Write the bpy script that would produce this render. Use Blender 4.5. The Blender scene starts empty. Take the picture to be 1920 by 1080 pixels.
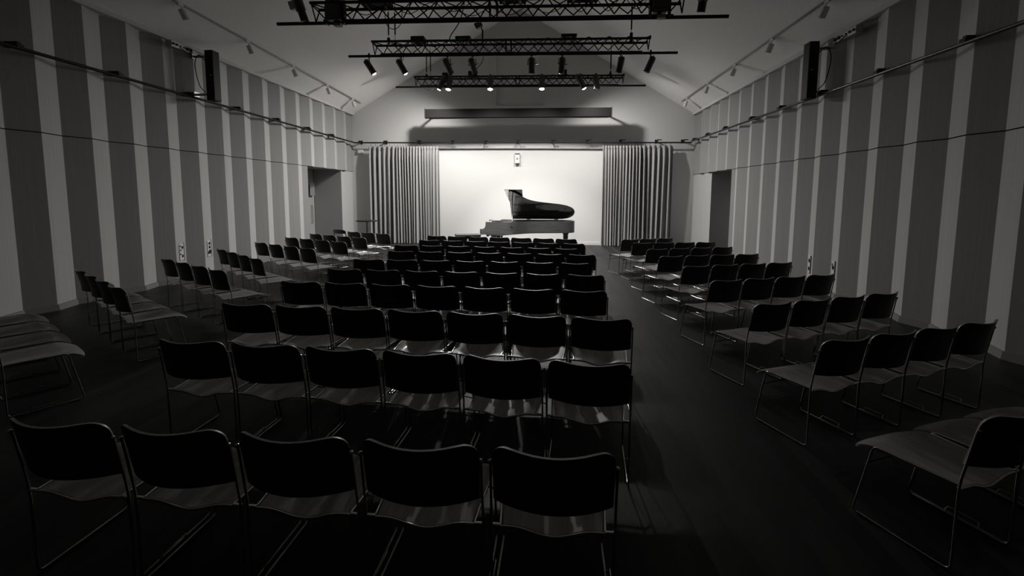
import bpy, bmesh, math, random
from mathutils import Vector, Matrix
random.seed(7)
S = bpy.context.scene
COL = S.collection
PI = math.pi
R = math.radians

# ------------------------------------------------------------------ materials
def new_mat(name):
    m = bpy.data.materials.new(name)
    m.use_nodes = True
    nt = m.node_tree
    return m, nt, nt.nodes['Principled BSDF']

def grey(v):
    return (v * 1.015, v, v * 0.975, 1)

def plain(name, v, rough=.6, metal=0., spec=.5, bump=0., bscale=60., coat=0.):
    m, nt, b = new_mat(name)
    b.inputs['Roughness'].default_value = rough
    b.inputs['Metallic'].default_value = metal
    b.inputs['Specular IOR Level'].default_value = spec
    b.inputs['Coat Weight'].default_value = coat
    n = nt.nodes.new('ShaderNodeTexNoise'); n.inputs['Scale'].default_value = bscale; n.inputs['Detail'].default_value = 3
    tc = nt.nodes.new('ShaderNodeTexCoord'); nt.links.new(tc.outputs['Object'], n.inputs['Vector'])
    r = nt.nodes.new('ShaderNodeValToRGB')
    r.color_ramp.elements[0].color = grey(v * .93); r.color_ramp.elements[1].color = grey(v * 1.06)
    nt.links.new(n.outputs['Fac'], r.inputs['Fac']); nt.links.new(r.outputs['Color'], b.inputs['Base Color'])
    if bump:
        bp = nt.nodes.new('ShaderNodeBump'); bp.inputs['Strength'].default_value = bump; bp.inputs['Distance'].default_value = .01
        nt.links.new(n.outputs['Fac'], bp.inputs['Height']); nt.links.new(bp.outputs['Normal'], b.inputs['Normal'])
    return m

def grained(name, lo, hi, scale=(60, 4, 60), rough=.45, coat=0., bump=.05, spec=.5):
    """streaky wood or ribbed board: noise stretched along one axis"""
    m, nt, b = new_mat(name)
    b.inputs['Roughness'].default_value = rough
    b.inputs['Coat Weight'].default_value = coat
    b.inputs['Specular IOR Level'].default_value = spec
    tc = nt.nodes.new('ShaderNodeTexCoord'); mp = nt.nodes.new('ShaderNodeMapping')
    mp.inputs['Scale'].default_value = scale
    n = nt.nodes.new('ShaderNodeTexNoise'); n.inputs['Scale'].default_value = 1; n.inputs['Detail'].default_value = 5
    r = nt.nodes.new('ShaderNodeValToRGB')
    r.color_ramp.elements[0].position = .3; r.color_ramp.elements[1].position = .7
    r.color_ramp.elements[0].color = grey(lo); r.color_ramp.elements[1].color = grey(hi)
    nt.links.new(tc.outputs['Object'], mp.inputs['Vector']); nt.links.new(mp.outputs['Vector'], n.inputs['Vector'])
    nt.links.new(n.outputs['Fac'], r.inputs['Fac']); nt.links.new(r.outputs['Color'], b.inputs['Base Color'])
    if bump:
        bp = nt.nodes.new('ShaderNodeBump'); bp.inputs['Strength'].default_value = bump; bp.inputs['Distance'].default_value = .005
        nt.links.new(n.outputs['Fac'], bp.inputs['Height']); nt.links.new(bp.outputs['Normal'], b.inputs['Normal'])
    return m

def glow(name, strength, v=1.):
    m, nt, b = new_mat(name)
    b.inputs['Base Color'].default_value = grey(.5)
    b.inputs['Emission Color'].default_value = (1, .98, .95, 1)
    b.inputs['Emission Strength'].default_value = strength
    return m

def floor_mat():
    m, nt, b = new_mat('dark_plank_floor')
    tc = nt.nodes.new('ShaderNodeTexCoord'); mp = nt.nodes.new('ShaderNodeMapping')
    mp.inputs['Rotation'].default_value = (0, 0, PI / 2)
    br = nt.nodes.new('ShaderNodeTexBrick')
    br.offset = .37; br.inputs['Scale'].default_value = 1
    br.inputs['Brick Width'].default_value = 2.4; br.inputs['Row Height'].default_value = .12
    br.inputs['Mortar Size'].default_value = .003; br.inputs['Bias'].default_value = 0
    br.inputs['Color1'].default_value = grey(FLOOR_LO); br.inputs['Color2'].default_value = grey(FLOOR_HI)
    br.inputs['Mortar'].default_value = grey(.012)
    nt.links.new(tc.outputs['Object'], mp.inputs['Vector']); nt.links.new(mp.outputs['Vector'], br.inputs['Vector'])
    mp2 = nt.nodes.new('ShaderNodeMapping'); mp2.inputs['Scale'].default_value = (40, 2.2, 1)
    n = nt.nodes.new('ShaderNodeTexNoise'); n.inputs['Scale'].default_value = 1; n.inputs['Detail'].default_value = 5
    nt.links.new(tc.outputs['Object'], mp2.inputs['Vector']); nt.links.new(mp2.outputs['Vector'], n.inputs['Vector'])
    mx = nt.nodes.new('ShaderNodeMix'); mx.data_type = 'RGBA'; mx.blend_type = 'MULTIPLY'; mx.inputs['Factor'].default_value = .5
    nt.links.new(br.outputs['Color'], mx.inputs['A']); nt.links.new(n.outputs['Color'], mx.inputs['B'])
    bw = nt.nodes.new('ShaderNodeRGBToBW'); nt.links.new(mx.outputs['Result'], bw.inputs['Color'])
    nt.links.new(bw.outputs['Val'], b.inputs['Base Color'])
    rr = nt.nodes.new('ShaderNodeMapRange'); rr.inputs['To Min'].default_value = .42; rr.inputs['To Max'].default_value = .6
    nt.links.new(n.outputs['Fac'], rr.inputs['Value']); nt.links.new(rr.outputs['Result'], b.inputs['Roughness'])
    bp = nt.nodes.new('ShaderNodeBump'); bp.inputs['Strength'].default_value = .25; bp.inputs['Distance'].default_value = .003
    inv = nt.nodes.new('ShaderNodeMath'); inv.operation = 'SUBTRACT'; inv.inputs[0].default_value = 1
    nt.links.new(br.outputs['Fac'], inv.inputs[1]); nt.links.new(inv.outputs['Value'], bp.inputs['Height'])
    nt.links.new(bp.outputs['Normal'], b.inputs['Normal'])
    b.inputs['Specular IOR Level'].default_value = .2
    return m

FLOOR_LO, FLOOR_HI = .009, .030
M = dict(
    floor=floor_mat(),
    panel_light=grained('pale_ribbed_wall_board', .41, .48, (90, 90, .6), .75, 0, .04, .25),  # strips facing the stage: same board, its lit side put into the colour
    panel=grained('ribbed_wall_board', .26, .31, (90, 90, .6), .75, 0, .04, .25),  # strips turned from the stage: their shade put into the colour
    plaster=plain('white_plaster', .56, .9, spec=.2, bump=.03, bscale=30),
    ceiling=plain('white_ceiling_paint', .88, .9, spec=.2, bump=.02, bscale=20),
    back_wall=plain('dark_rear_wall', .05, .9, spec=.2),
    gap=plain('shadow_gap_black', .02, .9, spec=.1),
    board=plain('grey_skirting_paint', .17, .6),
    reveal=plain('grey_door_paint', .36, .6, spec=.3),
    seat=grained('seat_veneer', .19, .31, (55, 3, 20), .42, .15, .02),
    edge=grained('veneer_edge', .22, .32, (40, 40, 200), .4, 0., 0., .5),  # backrest rim: light catching the edge, painted as a paler tone
    back=grained('black_stained_veneer', .016, .03, (50, 8, 6), .5, 0., .02, .4),  # shade of the unlit stacking backs put in the colour; folding chair is black
    chrome=plain('chromed_steel_rod', .62, .16, 1.),
    darksteel=plain('dark_steel_rod', .10, .3, 1.),
    black=plain('black_powder_coat', .014, .55, spec=.15),
    blackgloss=plain('black_satin_metal', .02, .28, spec=.5),
    rubber=plain('black_rubber', .02, .8, spec=.2),
    lampbody=plain('black_lamp_enamel', .02, .3, spec=.6),
    lens_on=glow('lit_lamp_lens', 60),
    lens_dim=glow('lamp_lens_inner_glow', 9),
    lens_off=plain('dark_lamp_lens', .05, .1, spec=.8),
    white=plain('white_plastic', .62, .5),
    greyplastic=plain('grey_plastic', .25, .5),
    curtain=plain('grey_wool_curtain', .34, .95, spec=.1, bump=.1, bscale=200),
    tape=plain('curtain_heading_tape', .32, .9, spec=.1),
    piano=grained('polished_walnut_case', .11, .20, (3, 3, 60), .28, .6, .0),
    lacquer=plain('black_piano_lacquer', .012, .08, spec=.6, coat=1.),
    ivory=plain('ivory_keys', .75, .3),
    brass=plain('brass_hardware', .75, .25, 1.),
    soundboard=grained('spruce_soundboard', .28, .4, (3, 30, 3), .35, .3, 0.),
    gold=plain('bronzed_iron_frame', .35, .35, 1.),
    leather=plain('black_leather', .03, .45, spec=.5, bump=.1, bscale=120),
    housing=plain('charcoal_screen_case', .010, .7, spec=.03),
    blind=plain('grey_roller_blind', .6, .9, spec=.1),
    steelgrey=plain('grey_aluminium', .30, .4, .6),
    paper=plain('white_paper', .75, .8, spec=.1),
)

# ------------------------------------------------------------------ mesh building
def fillet(pts, r, n=5):
    pts = [Vector(p) for p in pts]
    out = [pts[0]]
    for i in range(1, len(pts) - 1):
        a, b, c = pts[i - 1], pts[i], pts[i + 1]
        u, v = (a - b), (c - b)
        rr = min(r, u.length * .45, v.length * .45)
        p, q = b + u.normalized() * rr, b + v.normalized() * rr
        for k in range(n + 1):
            t = k / n
            out.append((1 - t) ** 2 * p + 2 * t * (1 - t) * b + t * t * q)
    out.append(pts[-1])
    return out

class MB:
    """collects shapes and links them as ONE mesh object"""
    def __init__(s):
        s.v, s.f, s.sm, s.mi, s.cur = [], [], [], [], 0
    def add(s, verts, faces, smooth=False):
        o = len(s.v)
        s.v += [tuple(v) for v in verts]
        s.f += [tuple(i + o for i in f) for f in faces]
        s.sm += [smooth] * len(faces)
        s.mi += [s.cur] * len(faces)
        return s
    def box(s, c, d, rot=None):
        hx, hy, hz = d[0] / 2, d[1] / 2, d[2] / 2
        vs = [Vector((x, y, z)) for x in (-hx, hx) for y in (-hy, hy) for z in (-hz, hz)]
        if rot is not None: vs = [rot @ v for v in vs]
        vs = [v + Vector(c) for v in vs]
        return s.add(vs, [(0, 1, 3, 2), (4, 6, 7, 5), (0, 4, 5, 1), (2, 3, 7, 6), (0, 2, 6, 4), (1, 5, 7, 3)])
    def bevbox(s, c, d, r=.01, rot=None):
        """box with chamfered edges all round"""
        hx, hy, hz = d[0] / 2, d[1] / 2, d[2] / 2
        r = min(r, hx * .9, hy * .9, hz * .9)
        bm = bmesh.new(); bmesh.ops.create_cube(bm, size=1)
        for v in bm.verts: v.co = Vector((v.co.x * d[0], v.co.y * d[1], v.co.z * d[2]))
        bmesh.ops.bevel(bm, geom=list(bm.edges), offset=r, segments=2, affect='EDGES', profile=.5)
        vs = [v.co.copy() for v in bm.verts]; fs = [[v.index for v in f.verts] for f in bm.faces]
        bm.verts.index_update()
        fs = [[v.index for v in f.verts] for f in bm.faces]
        bm.free()
        if rot is not None: vs = [rot @ v for v in vs]
        return s.add([v + Vector(c) for v in vs], fs)
    def tube(s, pts, r, n=8, cap=True):
        pts = [Vector(p) for p in pts]
        P = [pts[0]]
        for p in pts[1:]:
            if (p - P[-1]).length > 1e-5: P.append(p)
        pts = P
        rs = r if isinstance(r, (list, tuple)) else [r] * len(pts)
        t0 = (pts[1] - pts[0]).normalized()
        up = Vector((0, 0, 1)) if abs(t0.z) < .9 else Vector((1, 0, 0))
        a = t0.cross(up).normalized()
        rings = []
        for i, p in enumerate(pts):
            if i == 0: t = t0
            elif i == len(pts) - 1: t = (pts[i] - pts[i - 1]).normalized()
            else: t = ((pts[i + 1] - p).normalized() + (p - pts[i - 1]).normalized()).normalized()
            a = (a - t * a.dot(t))
            a = a.normalized() if a.length > 1e-6 else t.orthogonal().normalized()
            b = t.cross(a)
            rings.append([p + (a * math.cos(2 * PI * k / n) + b * math.sin(2 * PI * k / n)) * rs[i] for k in range(n)])
        vs = [q for g in rings for q in g]
        fs = [(i * n + k, i * n + (k + 1) % n, (i + 1) * n + (k + 1) % n, (i + 1) * n + k) for i in range(len(pts) - 1) for k in range(n)]
        s.add(vs, fs, True)
        if cap:
            s.add(rings[0], [tuple(range(n))[::-1]]); s.add(rings[-1], [tuple(range(n))])
        return s
    def rod(s, a, b, r, n=8):
        return s.tube([a, b], r, n)
    def lathe(s, prof, n=24, org=(0, 0, 0), axis=None):
        """profile of (radius, height) turned about z, or about axis"""
        q = Matrix.Identity(3)
        if axis is not None: q = Vector((0, 0, 1)).rotation_difference(Vector(axis)).to_matrix()
        o = Vector(org)
        for (r0, z0), (r1, z1) in zip(prof, prof[1:]):
            vs = [q @ Vector((r * math.cos(2 * PI * k / n), r * math.sin(2 * PI * k / n), z)) + o for r, z in ((r0, z0), (r1, z1)) for k in range(n)]
            s.add(vs, [(k, (k + 1) % n, n + (k + 1) % n, n + k) for k in range(n)], abs(r1 - r0) < abs(z1 - z0) * 4)
        for (r, z), fl in ((prof[0], 1), (prof[-1], 0)):
            if r > 1e-5:
                vs = [q @ Vector((r * math.cos(2 * PI * k / n), r * math.sin(2 * PI * k / n), z)) + o for k in range(n)]
                s.add(vs, [tuple(range(n))[::-1] if fl else tuple(range(n))])
        return s
    def prism(s, poly, z0, z1, tf=None):
        n = len(poly)
        lo = [Vector((p[0], p[1], z0)) for p in poly]; hi = [Vector((p[0], p[1], z1)) for p in poly]
        if tf: lo = [tf(v) for v in lo]; hi = [tf(v) for v in hi]
        s.add(lo + hi, [(k, (k + 1) % n, n + (k + 1) % n, n + k) for k in range(n)])
        s.add(lo, [tuple(range(n))[::-1]]); s.add(hi, [tuple(range(n))])
        return s
    def sheet(s, grid, thick, smooth=True, rim=0):
        """closed plate from a grid of points; thick is an offset vector or function(i, j) -> vector"""
        ni, nj = len(grid), len(grid[0])
        th = thick if callable(thick) else (lambda i, j: Vector(thick))
        A = [[Vector(grid[i][j]) for j in range(nj)] for i in range(ni)]
        B = [[A[i][j] + th(i, j) for j in range(nj)] for i in range(ni)]
        ix = lambda i, j: i * nj + j
        q = [(ix(i, j), ix(i + 1, j), ix(i + 1, j + 1), ix(i, j + 1)) for i in range(ni - 1) for j in range(nj - 1)]
        s.add([p for r_ in A for p in r_], q, smooth)
        s.add([p for r_ in B for p in r_], [f[::-1] for f in q], smooth)
        edge = [(i, 0) for i in range(ni)] + [(ni - 1, j) for j in range(1, nj)] + [(i, nj - 1) for i in range(ni - 2, -1, -1)] + [(0, j) for j in range(nj - 2, 0, -1)]
        m = len(edge)
        vs = [A[i][j] for i, j in edge] + [B[i][j] for i, j in edge]
        s.cur = rim
        s.add(vs, [(k, m + k, m + (k + 1) % m, (k + 1) % m) for k in range(m)], smooth)
        s.cur = 0
        return s
    def mesh(s, name, mat):
        me = bpy.data.meshes.new(name)
        me.from_pydata(s.v, [], s.f)
        for q in (mat if isinstance(mat, tuple) else (mat,)): me.materials.append(q)
        me.polygons.foreach_set('material_index', s.mi)
        me.polygons.foreach_set('use_smooth', s.sm)
        bm = bmesh.new(); bm.from_mesh(me)
        bmesh.ops.recalc_face_normals(bm, faces=bm.faces)
        bm.to_mesh(me); bm.free()
        me.update()
        return me
    def build(s, name, mat, parent=None, loc=None):
        o = bpy.data.objects.new(name, s.mesh(name, mat)); COL.objects.link(o)
        if parent is not None: o.parent = parent
        if loc is not None: o.location = loc
        return o

def thing(name, label, cat, loc=(0, 0, 0), rz=0, group=None):
    o = bpy.data.objects.new(name, None); COL.objects.link(o)
    o.empty_display_size = .1
    o.location = loc; o.rotation_euler = (0, 0, rz)
    return tag(o, label, cat, group)
def tag(o, label, cat, group=None):
    o['label'] = label; o['category'] = cat
    if group: o['group'] = group
    return o
def struct(o):
    o['kind'] = 'structure'
    return o
def dup(root, loc, rz, label, group=None):
    r = root.copy(); COL.objects.link(r); r.location = loc; r.rotation_euler = (0, 0, rz)
    r['label'] = label
    if group: r['group'] = group
    for ch in list(root.children):
        c = ch.copy(); COL.objects.link(c); c.parent = r
        for g in list(ch.children):
            d = g.copy(); COL.objects.link(d); d.parent = c
    return r
CENTRE = [[(-2.04, 1.739, -1.4), (-1.521, 1.727, -1.4), (-1.001, 1.714, -1.3), (-0.481, 1.702, -1.3), (0.039, 1.691, -1.3)], [(-2.295, 2.773, -1.9), (-1.784, 2.751, -2.5), (-1.273, 2.724, -3.1), (-0.762, 2.691, -3.7), (-0.251, 2.653, -4.4), (0.26, 2.609, -5.0)], [(-2.594, 3.752, -2.8), (-2.088, 3.726, -3.0), (-1.582, 3.698, -3.2), (-1.076, 3.668, -3.4), (-0.57, 3.636, -3.6), (-0.064, 3.602, -3.9), (0.442, 3.566, -4.1)], [(-2.668, 4.771, -3.3), (-2.159, 4.742, -3.3), (-1.65, 4.712, -3.3), (-1.141, 4.682, -3.3), (-0.632, 4.653, -3.3), (-0.123, 4.623, -3.4), (0.386, 4.593, -3.4)], [(-2.569, 5.637, -2.2), (-2.062, 5.617, -2.2), (-1.554, 5.596, -2.3), (-1.047, 5.575, -2.4), (-0.54, 5.553, -2.5), (-0.033, 5.53, -2.6), (0.474, 5.507, -2.7)], [(-2.608, 6.526, -0.3), (-2.104, 6.521, -0.6), (-1.599, 6.513, -0.9), (-1.094, 6.503, -1.2), (-0.59, 6.49, -1.5), (-0.085, 6.475, -1.8), (0.419, 6.457, -2.1)], [(-2.444, 7.533, -1.9), (-1.941, 7.514, -2.1), (-1.438, 7.494, -2.3), (-0.936, 7.472, -2.5), (-0.433, 7.448, -2.7), (0.07, 7.422, -2.9), (0.573, 7.395, -3.1)], [(-2.638, 8.442, -2.3), (-2.136, 8.417, -2.9), (-1.633, 8.387, -3.5), (-1.131, 8.35, -4.2), (-0.629, 8.309, -4.8), (-0.127, 8.261, -5.4), (0.375, 8.208, -6.1)], [(-2.451, 9.451, -6.8), (-1.951, 9.392, -6.8), (-1.452, 9.332, -6.8), (-0.952, 9.272, -6.8), (-0.453, 9.212, -6.9), (0.047, 9.152, -6.9), (0.546, 9.091, -6.9)], [(-2.539, 10.474, -7.8), (-2.041, 10.405, -7.9), (-1.543, 10.336, -7.9), (-1.044, 10.266, -7.9), (-0.546, 10.197, -8.0), (-0.048, 10.127, -8.0), (0.45, 10.057, -8.0)]]
LEFT = [[(-5.642, 4.03, -32.7), (-5.196, 3.744, -32.7), (-4.75, 3.458, -32.7), (-4.304, 3.171, -32.7)], [(-5.696, 5.218, -33.0), (-5.252, 4.929, -33.0), (-4.807, 4.64, -33.0), (-4.363, 4.352, -33.0)], [(-5.504, 6.269, -30.6), (-5.043, 5.996, -30.6), (-4.583, 5.724, -30.6), (-4.123, 5.451, -30.6)], [(-5.554, 7.464, -37.8), (-5.131, 7.136, -37.8), (-4.708, 6.808, -37.8), (-4.285, 6.481, -37.8)], [(-5.59, 8.586, -30.3), (-5.128, 8.316, -30.3), (-4.666, 8.046, -30.3), (-4.204, 7.776, -30.3)], [(-5.592, 9.667, -27.0), (-5.12, 9.426, -27.0), (-4.649, 9.186, -27.0), (-4.177, 8.945, -27.0)], [(-5.536, 10.622, -28.7), (-5.067, 10.365, -28.7), (-4.598, 10.108, -28.7), (-4.129, 9.851, -28.7)], [(-4.907, 11.362, -26.4), (-4.441, 11.131, -26.4), (-3.975, 10.899, -26.4)]]
RIGHT = [[(2.091, 2.181, 23.2), (2.525, 2.367, 23.2), (2.959, 2.552, 23.2)], [(2.02, 3.215, 22.2), (2.451, 3.39, 22.2), (2.883, 3.566, 22.2), (3.314, 3.742, 22.2)], [(2.023, 4.226, 22.9), (2.461, 4.411, 22.9), (2.899, 4.595, 22.9), (3.337, 4.78, 22.9)], [(2.047, 5.341, 20.6), (2.483, 5.505, 20.6), (2.919, 5.669, 20.6), (3.355, 5.834, 20.6)], [(2.05, 6.39, 19.4), (2.49, 6.544, 19.4), (2.93, 6.699, 19.4), (3.369, 6.854, 19.4)], [(1.983, 7.395, 17.2), (2.429, 7.533, 17.2), (2.874, 7.67, 17.2), (3.319, 7.808, 17.2)], [(1.995, 8.37, 19.8), (2.433, 8.528, 19.8), (2.872, 8.686, 19.8), (3.31, 8.843, 19.8)], [(1.954, 9.426, 13.8), (2.407, 9.537, 13.8), (2.86, 9.648, 13.8), (3.312, 9.759, 13.8)], [(1.823, 10.156, 24.8), (2.246, 10.352, 24.8), (2.669, 10.547, 24.8)]]
# ------------------------------------------------------------------ the hall
YB, YR = 16.1, -4.0                 # stage wall and rear wall
XR = 5.02
RIDGE = (-.97, 8.02)
def xl(y): return -7.0 - .03 * (YB - y)          # left wall splays a little towards the rear
def eave_l(y): return 1.72 + (.4019 - .0005 * (YB - y)) * -xl(y)
EAVE_R = 4.45
def seam_l(y): return 1.72 + .1184 * -xl(y)
SEAM_R = 2.455
FOLD = .11

# zigzag plan of the boarded side walls: narrow strips turn towards the stage, wide ones away
# (the near edge of each light strip stands FOLD proud of the recessed plane)
L_STRIPS = [(6.08 + .7125 * k, 6.442 + .7125 * k) for k in range(-14, 15)]
R_STRIPS = [(5.833 + .7175 * k, 6.198 + .7175 * k) for k in range(-13, 15)]
def zig(strips, side):
    """plan points (y, offset into the room)"""
    pts = []
    for a, b in strips:
        if a < YR or b > YB - .1: continue
        pts += [(a, FOLD), (b, 0.)]
    pts = [(YR, 0.)] + pts + [(YB, FOLD * .4)]
    return pts
def cut(pts, y0, y1):
    """the stretch of the zigzag between y0 and y1"""
    def at(yy):
        for (a, p), (b, q) in zip(pts, pts[1:]):
            if a <= yy <= b: return p + (q - p) * (yy - a) / max(b - a, 1e-6)
        return 0.
    return [(y0, at(y0))] + [p for p in pts if y0 + .01 < p[0] < y1 - .01] + [(y1, at(y1))]

def side_wall(name, strips, left, door, gap_open):
    pts = zig(strips, left)
    X = (lambda yy, o: xl(yy) + o) if left else (lambda yy, o: XR - o)
    seam = seam_l if left else (lambda yy: SEAM_R)
    eave = eave_l if left else (lambda yy: EAVE_R)
    mb = MB()
    back = .30
    def band(pl, z0, z1, caps=True):
        for (a, p), (b, q) in zip(pl, pl[1:]):
            f = [(X(a, p), a, z0(a)), (X(b, q), b, z0(b)), (X(b, q), b, z1(b)), (X(a, p), a, z1(a))]
            mb.cur = 1 if q < p else 0  # folds turned to the stage take the painted lit tone
            mb.add(f, [(0, 1, 2, 3)])
            mb.cur = 0
            if caps:                                        # underside of the tier
                mb.add([(X(a, p), a, z0(a)), (X(b, q), b, z0(b)), (X(b, -back), b, z0(b)), (X(a, -back), a, z0(a))], [(0, 1, 2, 3)])
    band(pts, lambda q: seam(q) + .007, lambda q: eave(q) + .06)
    zl = lambda q: .085
    zs = lambda q: seam(q) - .007
    y0, y1 = door
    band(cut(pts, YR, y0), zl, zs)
    for c in ((X(y0, -.85), y0), ):                         # the end of the boards at the doorway
        pass
    # beside the stage the lower boards lie flat behind the folds above them
    flat = [(y1, .021), (YB, .02)]
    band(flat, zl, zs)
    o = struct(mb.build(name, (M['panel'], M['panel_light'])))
    # dark backing seen in the joint between the two tiers
    g = MB()
    for a, b in ((YR, y0), (y1, YB)):
        g.add([(X(a, -.05), a, 0), (X(b, -.05), b, 0), (X(b, -.05), b, seam(b) + .1), (X(a, -.05), a, seam(a) + .1)], [(0, 1, 2, 3)])
    g.add([(X(YR, -back), YR, 0), (X(y0, -back), y0, 0), (X(y0, -back), y0, 5), (X(YR, -back), YR, 5)], [(0, 1, 2, 3)])
    struct(g.build('trim_1' if left else 'trim_2', M['gap']))
    # doorway: deep grey reveals, lining overhead, door leaf at the back
    dp = .95
    v = MB()
    zt = seam((y0 + y1) / 2) + .02
    sgn = -1 if left else 1
    xa0, xa1 = X(y0, .0), X(y1, .02)
    xb0, xb1 = X(y0, -dp), X(y1, -dp)
    v.add([(xa1, y1, 0), (xb1, y1, 0), (xb1, y1, zt), (xa1, y1, zt)], [(0, 1, 2, 3)])
    v.add([(xa0, y0, 0), (xb0, y0, 0), (xb0, y0, zt), (xa0, y0, zt)], [(0, 1, 2, 3)])
    v.add([(xa0, y0, zt), (xa1, y1, zt), (xb1, y1, zt), (xb0, y0, zt)], [(0, 1, 2, 3)])
    d = struct(v.build('door_1' if left else 'door_2', M['reveal']))
    leaf = MB().box(((xb0 + xb1) / 2, (y0 + y1) / 2, zt / 2), (.05, y1 - y0 - .02, zt - .02)).build('door_leaf', M['reveal'], d)
    hb = MB()
    hx = (xb0 + xb1) / 2 - sgn * .075
    hy = y1 - .25
    hb.tube(fillet([(hx + sgn * .05, hy, .75), (hx, hy, .75), (hx, hy, 1.35), (hx + sgn * .05, hy, 1.35)], .03), .014)
    hb.build('door_handle', M['chrome'], leaf)
    if left:
        pl = MB().bevbox((hx + .045, hy - .05, 1.9), (.012, .3, .42), .004).build('notice_plate', M['greyplastic'], leaf)
    # skirting follows the folds
    sk = MB()
    for a0, a1 in ((YR, y0), (y1, YB)):
        pl_ = cut(pts, a0, a1) if a1 == y0 else flat
        for (a, p), (b, q) in zip(pl_, pl_[1:]):
            vs = [(X(a, p + .035), a, 0), (X(b, q + .035), b, 0), (X(b, q + .02), b, .083), (X(a, p + .02), a, .083), (X(a, p - .03), a, .083), (X(b, q - .03), b, .083)]
            sk.add(vs, [(0, 1, 2, 3), (3, 2, 5, 4)])
    struct(sk.build('baseboard_left' if left else 'baseboard_right', M['board']))
    return o

def cove(name, left):
    m = MB()
    n = 8
    for i in range(n):
        a, c = YR + (YB - YR) * i / n, YR + (YB - YR) * (i + 1) / n
        v = []
        for q in (a, c):
            x0 = xl(q) - .05 if left else XR + .05
            x1 = xl(q) + FOLD + .03 if left else XR - FOLD - .03
            z = (eave_l(q) if left else EAVE_R)
            v += [(x0, q, z - .0), (x1, q, z - .0), (x1, q, z + .12), (x0, q, z + .12)]
        m.add(v, [(0, 1, 5, 4), (1, 2, 6, 5)])
    struct(m.build(name, M['plaster']))
def build_room():
    f = MB().box(((xl(0) + XR) / 2 - .5, (YB + YR) / 2, -.05), (16, YB - YR + .4, .1))
    struct(f.build('floor', M['floor']))
    side_wall('wall_left', L_STRIPS, True, (13.05, 15.2), True)
    side_wall('wall_right', R_STRIPS, False, (12.8, 14.35), True)
    # sloping ceiling, with a shallow cove strip along each eave
    c = MB()
    rx, rz = RIDGE
    n = 12
    ys = [YR - .2 + (YB - YR + .4) * i / n for i in range(n + 1)]
    c.sheet([[(xl(q) - .35, q, eave_l(q) - .35 * .575), (rx, q, rz)] for q in ys], (0, 0, .12), False)
    c.sheet([[(rx, q, rz), (XR + .35, q, EAVE_R - .35 * .596)] for q in ys], (0, 0, .12), False)
    struct(c.build('ceiling', M['ceiling']))
    cove('trim_3', True); cove('trim_4', False)
    # gable wall at the stage end with a tall blind-covered opening
    wx0, wx1, wz0, wz1 = -1.78, -.17, 4.80, 7.12
    g = MB()
    d = .10
    def quad(x0, x1, z0, z1): g.add([(x0, YB, z0), (x1, YB, z0), (x1, YB, z1), (x0, YB, z1)], [(0, 1, 2, 3)])
    top = lambda x: (4.55 + (x + 7.0) * (rz - 4.55) / (rx + 7.0)) if x < rx else (rz + (x - rx) * (EAVE_R - rz) / (XR - rx))
    g.add([(-7.4, YB, 0), (wx0, YB, 0), (wx0, YB, top(wx0) + .1), (-7.4, YB, 4.5)], [(0, 1, 2, 3)])
    g.add([(wx1, YB, 0), (XR + .4, YB, 0), (XR + .4, YB, 4.4), (wx1, YB, top(wx1) + .1)], [(0, 1, 2, 3)])
    quad(wx0, wx1, 0, wz0)
    g.add([(wx0, YB, wz1), (wx1, YB, wz1), (wx1, YB, top(wx1) + .1), (rx, YB, rz + .1), (wx0, YB, top(wx0) + .1)], [(0, 1, 2, 3, 4)])
    for a, b in (((wx0, wz0), (wx1, wz0)), ((wx1, wz0), (wx1, wz1)), ((wx1, wz1), (wx0, wz1)), ((wx0, wz1), (wx0, wz0))):
        g.add([(a[0], YB, a[1]), (b[0], YB, b[1]), (b[0], YB + d, b[1]), (a[0], YB + d, a[1])], [(0, 1, 2, 3)])
    struct(g.build('wall_back', M['plaster']))
    w = MB()
    w.box(((wx0 + wx1) / 2, YB + d, (wz0 + wz1) / 2), (wx1 - wx0, .02, wz1 - wz0))
    wo = struct(w.build('window_1', M['blind']))
    MB().bevbox(((wx0 + wx1) / 2, YB + .03, wz1 - .05), (wx1 - wx0, .09, .1), .01).build('blind_cassette', M['white'], wo)
    MB().bevbox(((wx0 + wx1) / 2, YB + d - .03, wz0 + .02), (wx1 - wx0 - .02, .03, .03), .006).build('bottom_bar', M['white'], wo)
    MB().box((-.5, YB - .01, .05), (12, .02, .1)).build('baseboard_back', M['plaster'])
    struct(bpy.data.objects['baseboard_back'])
    # rear wall behind the seats
    b = MB()
    b.add([(-8.2, YR, -.02), (XR + .4, YR, -.02), (XR + .4, YR, 4.4), (rx, YR, rz + .1), (-8.2, YR, 4.5)], [(0, 1, 2, 3, 4)])
    struct(b.build('wall_rear', M['back_wall']))
build_room()

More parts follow.
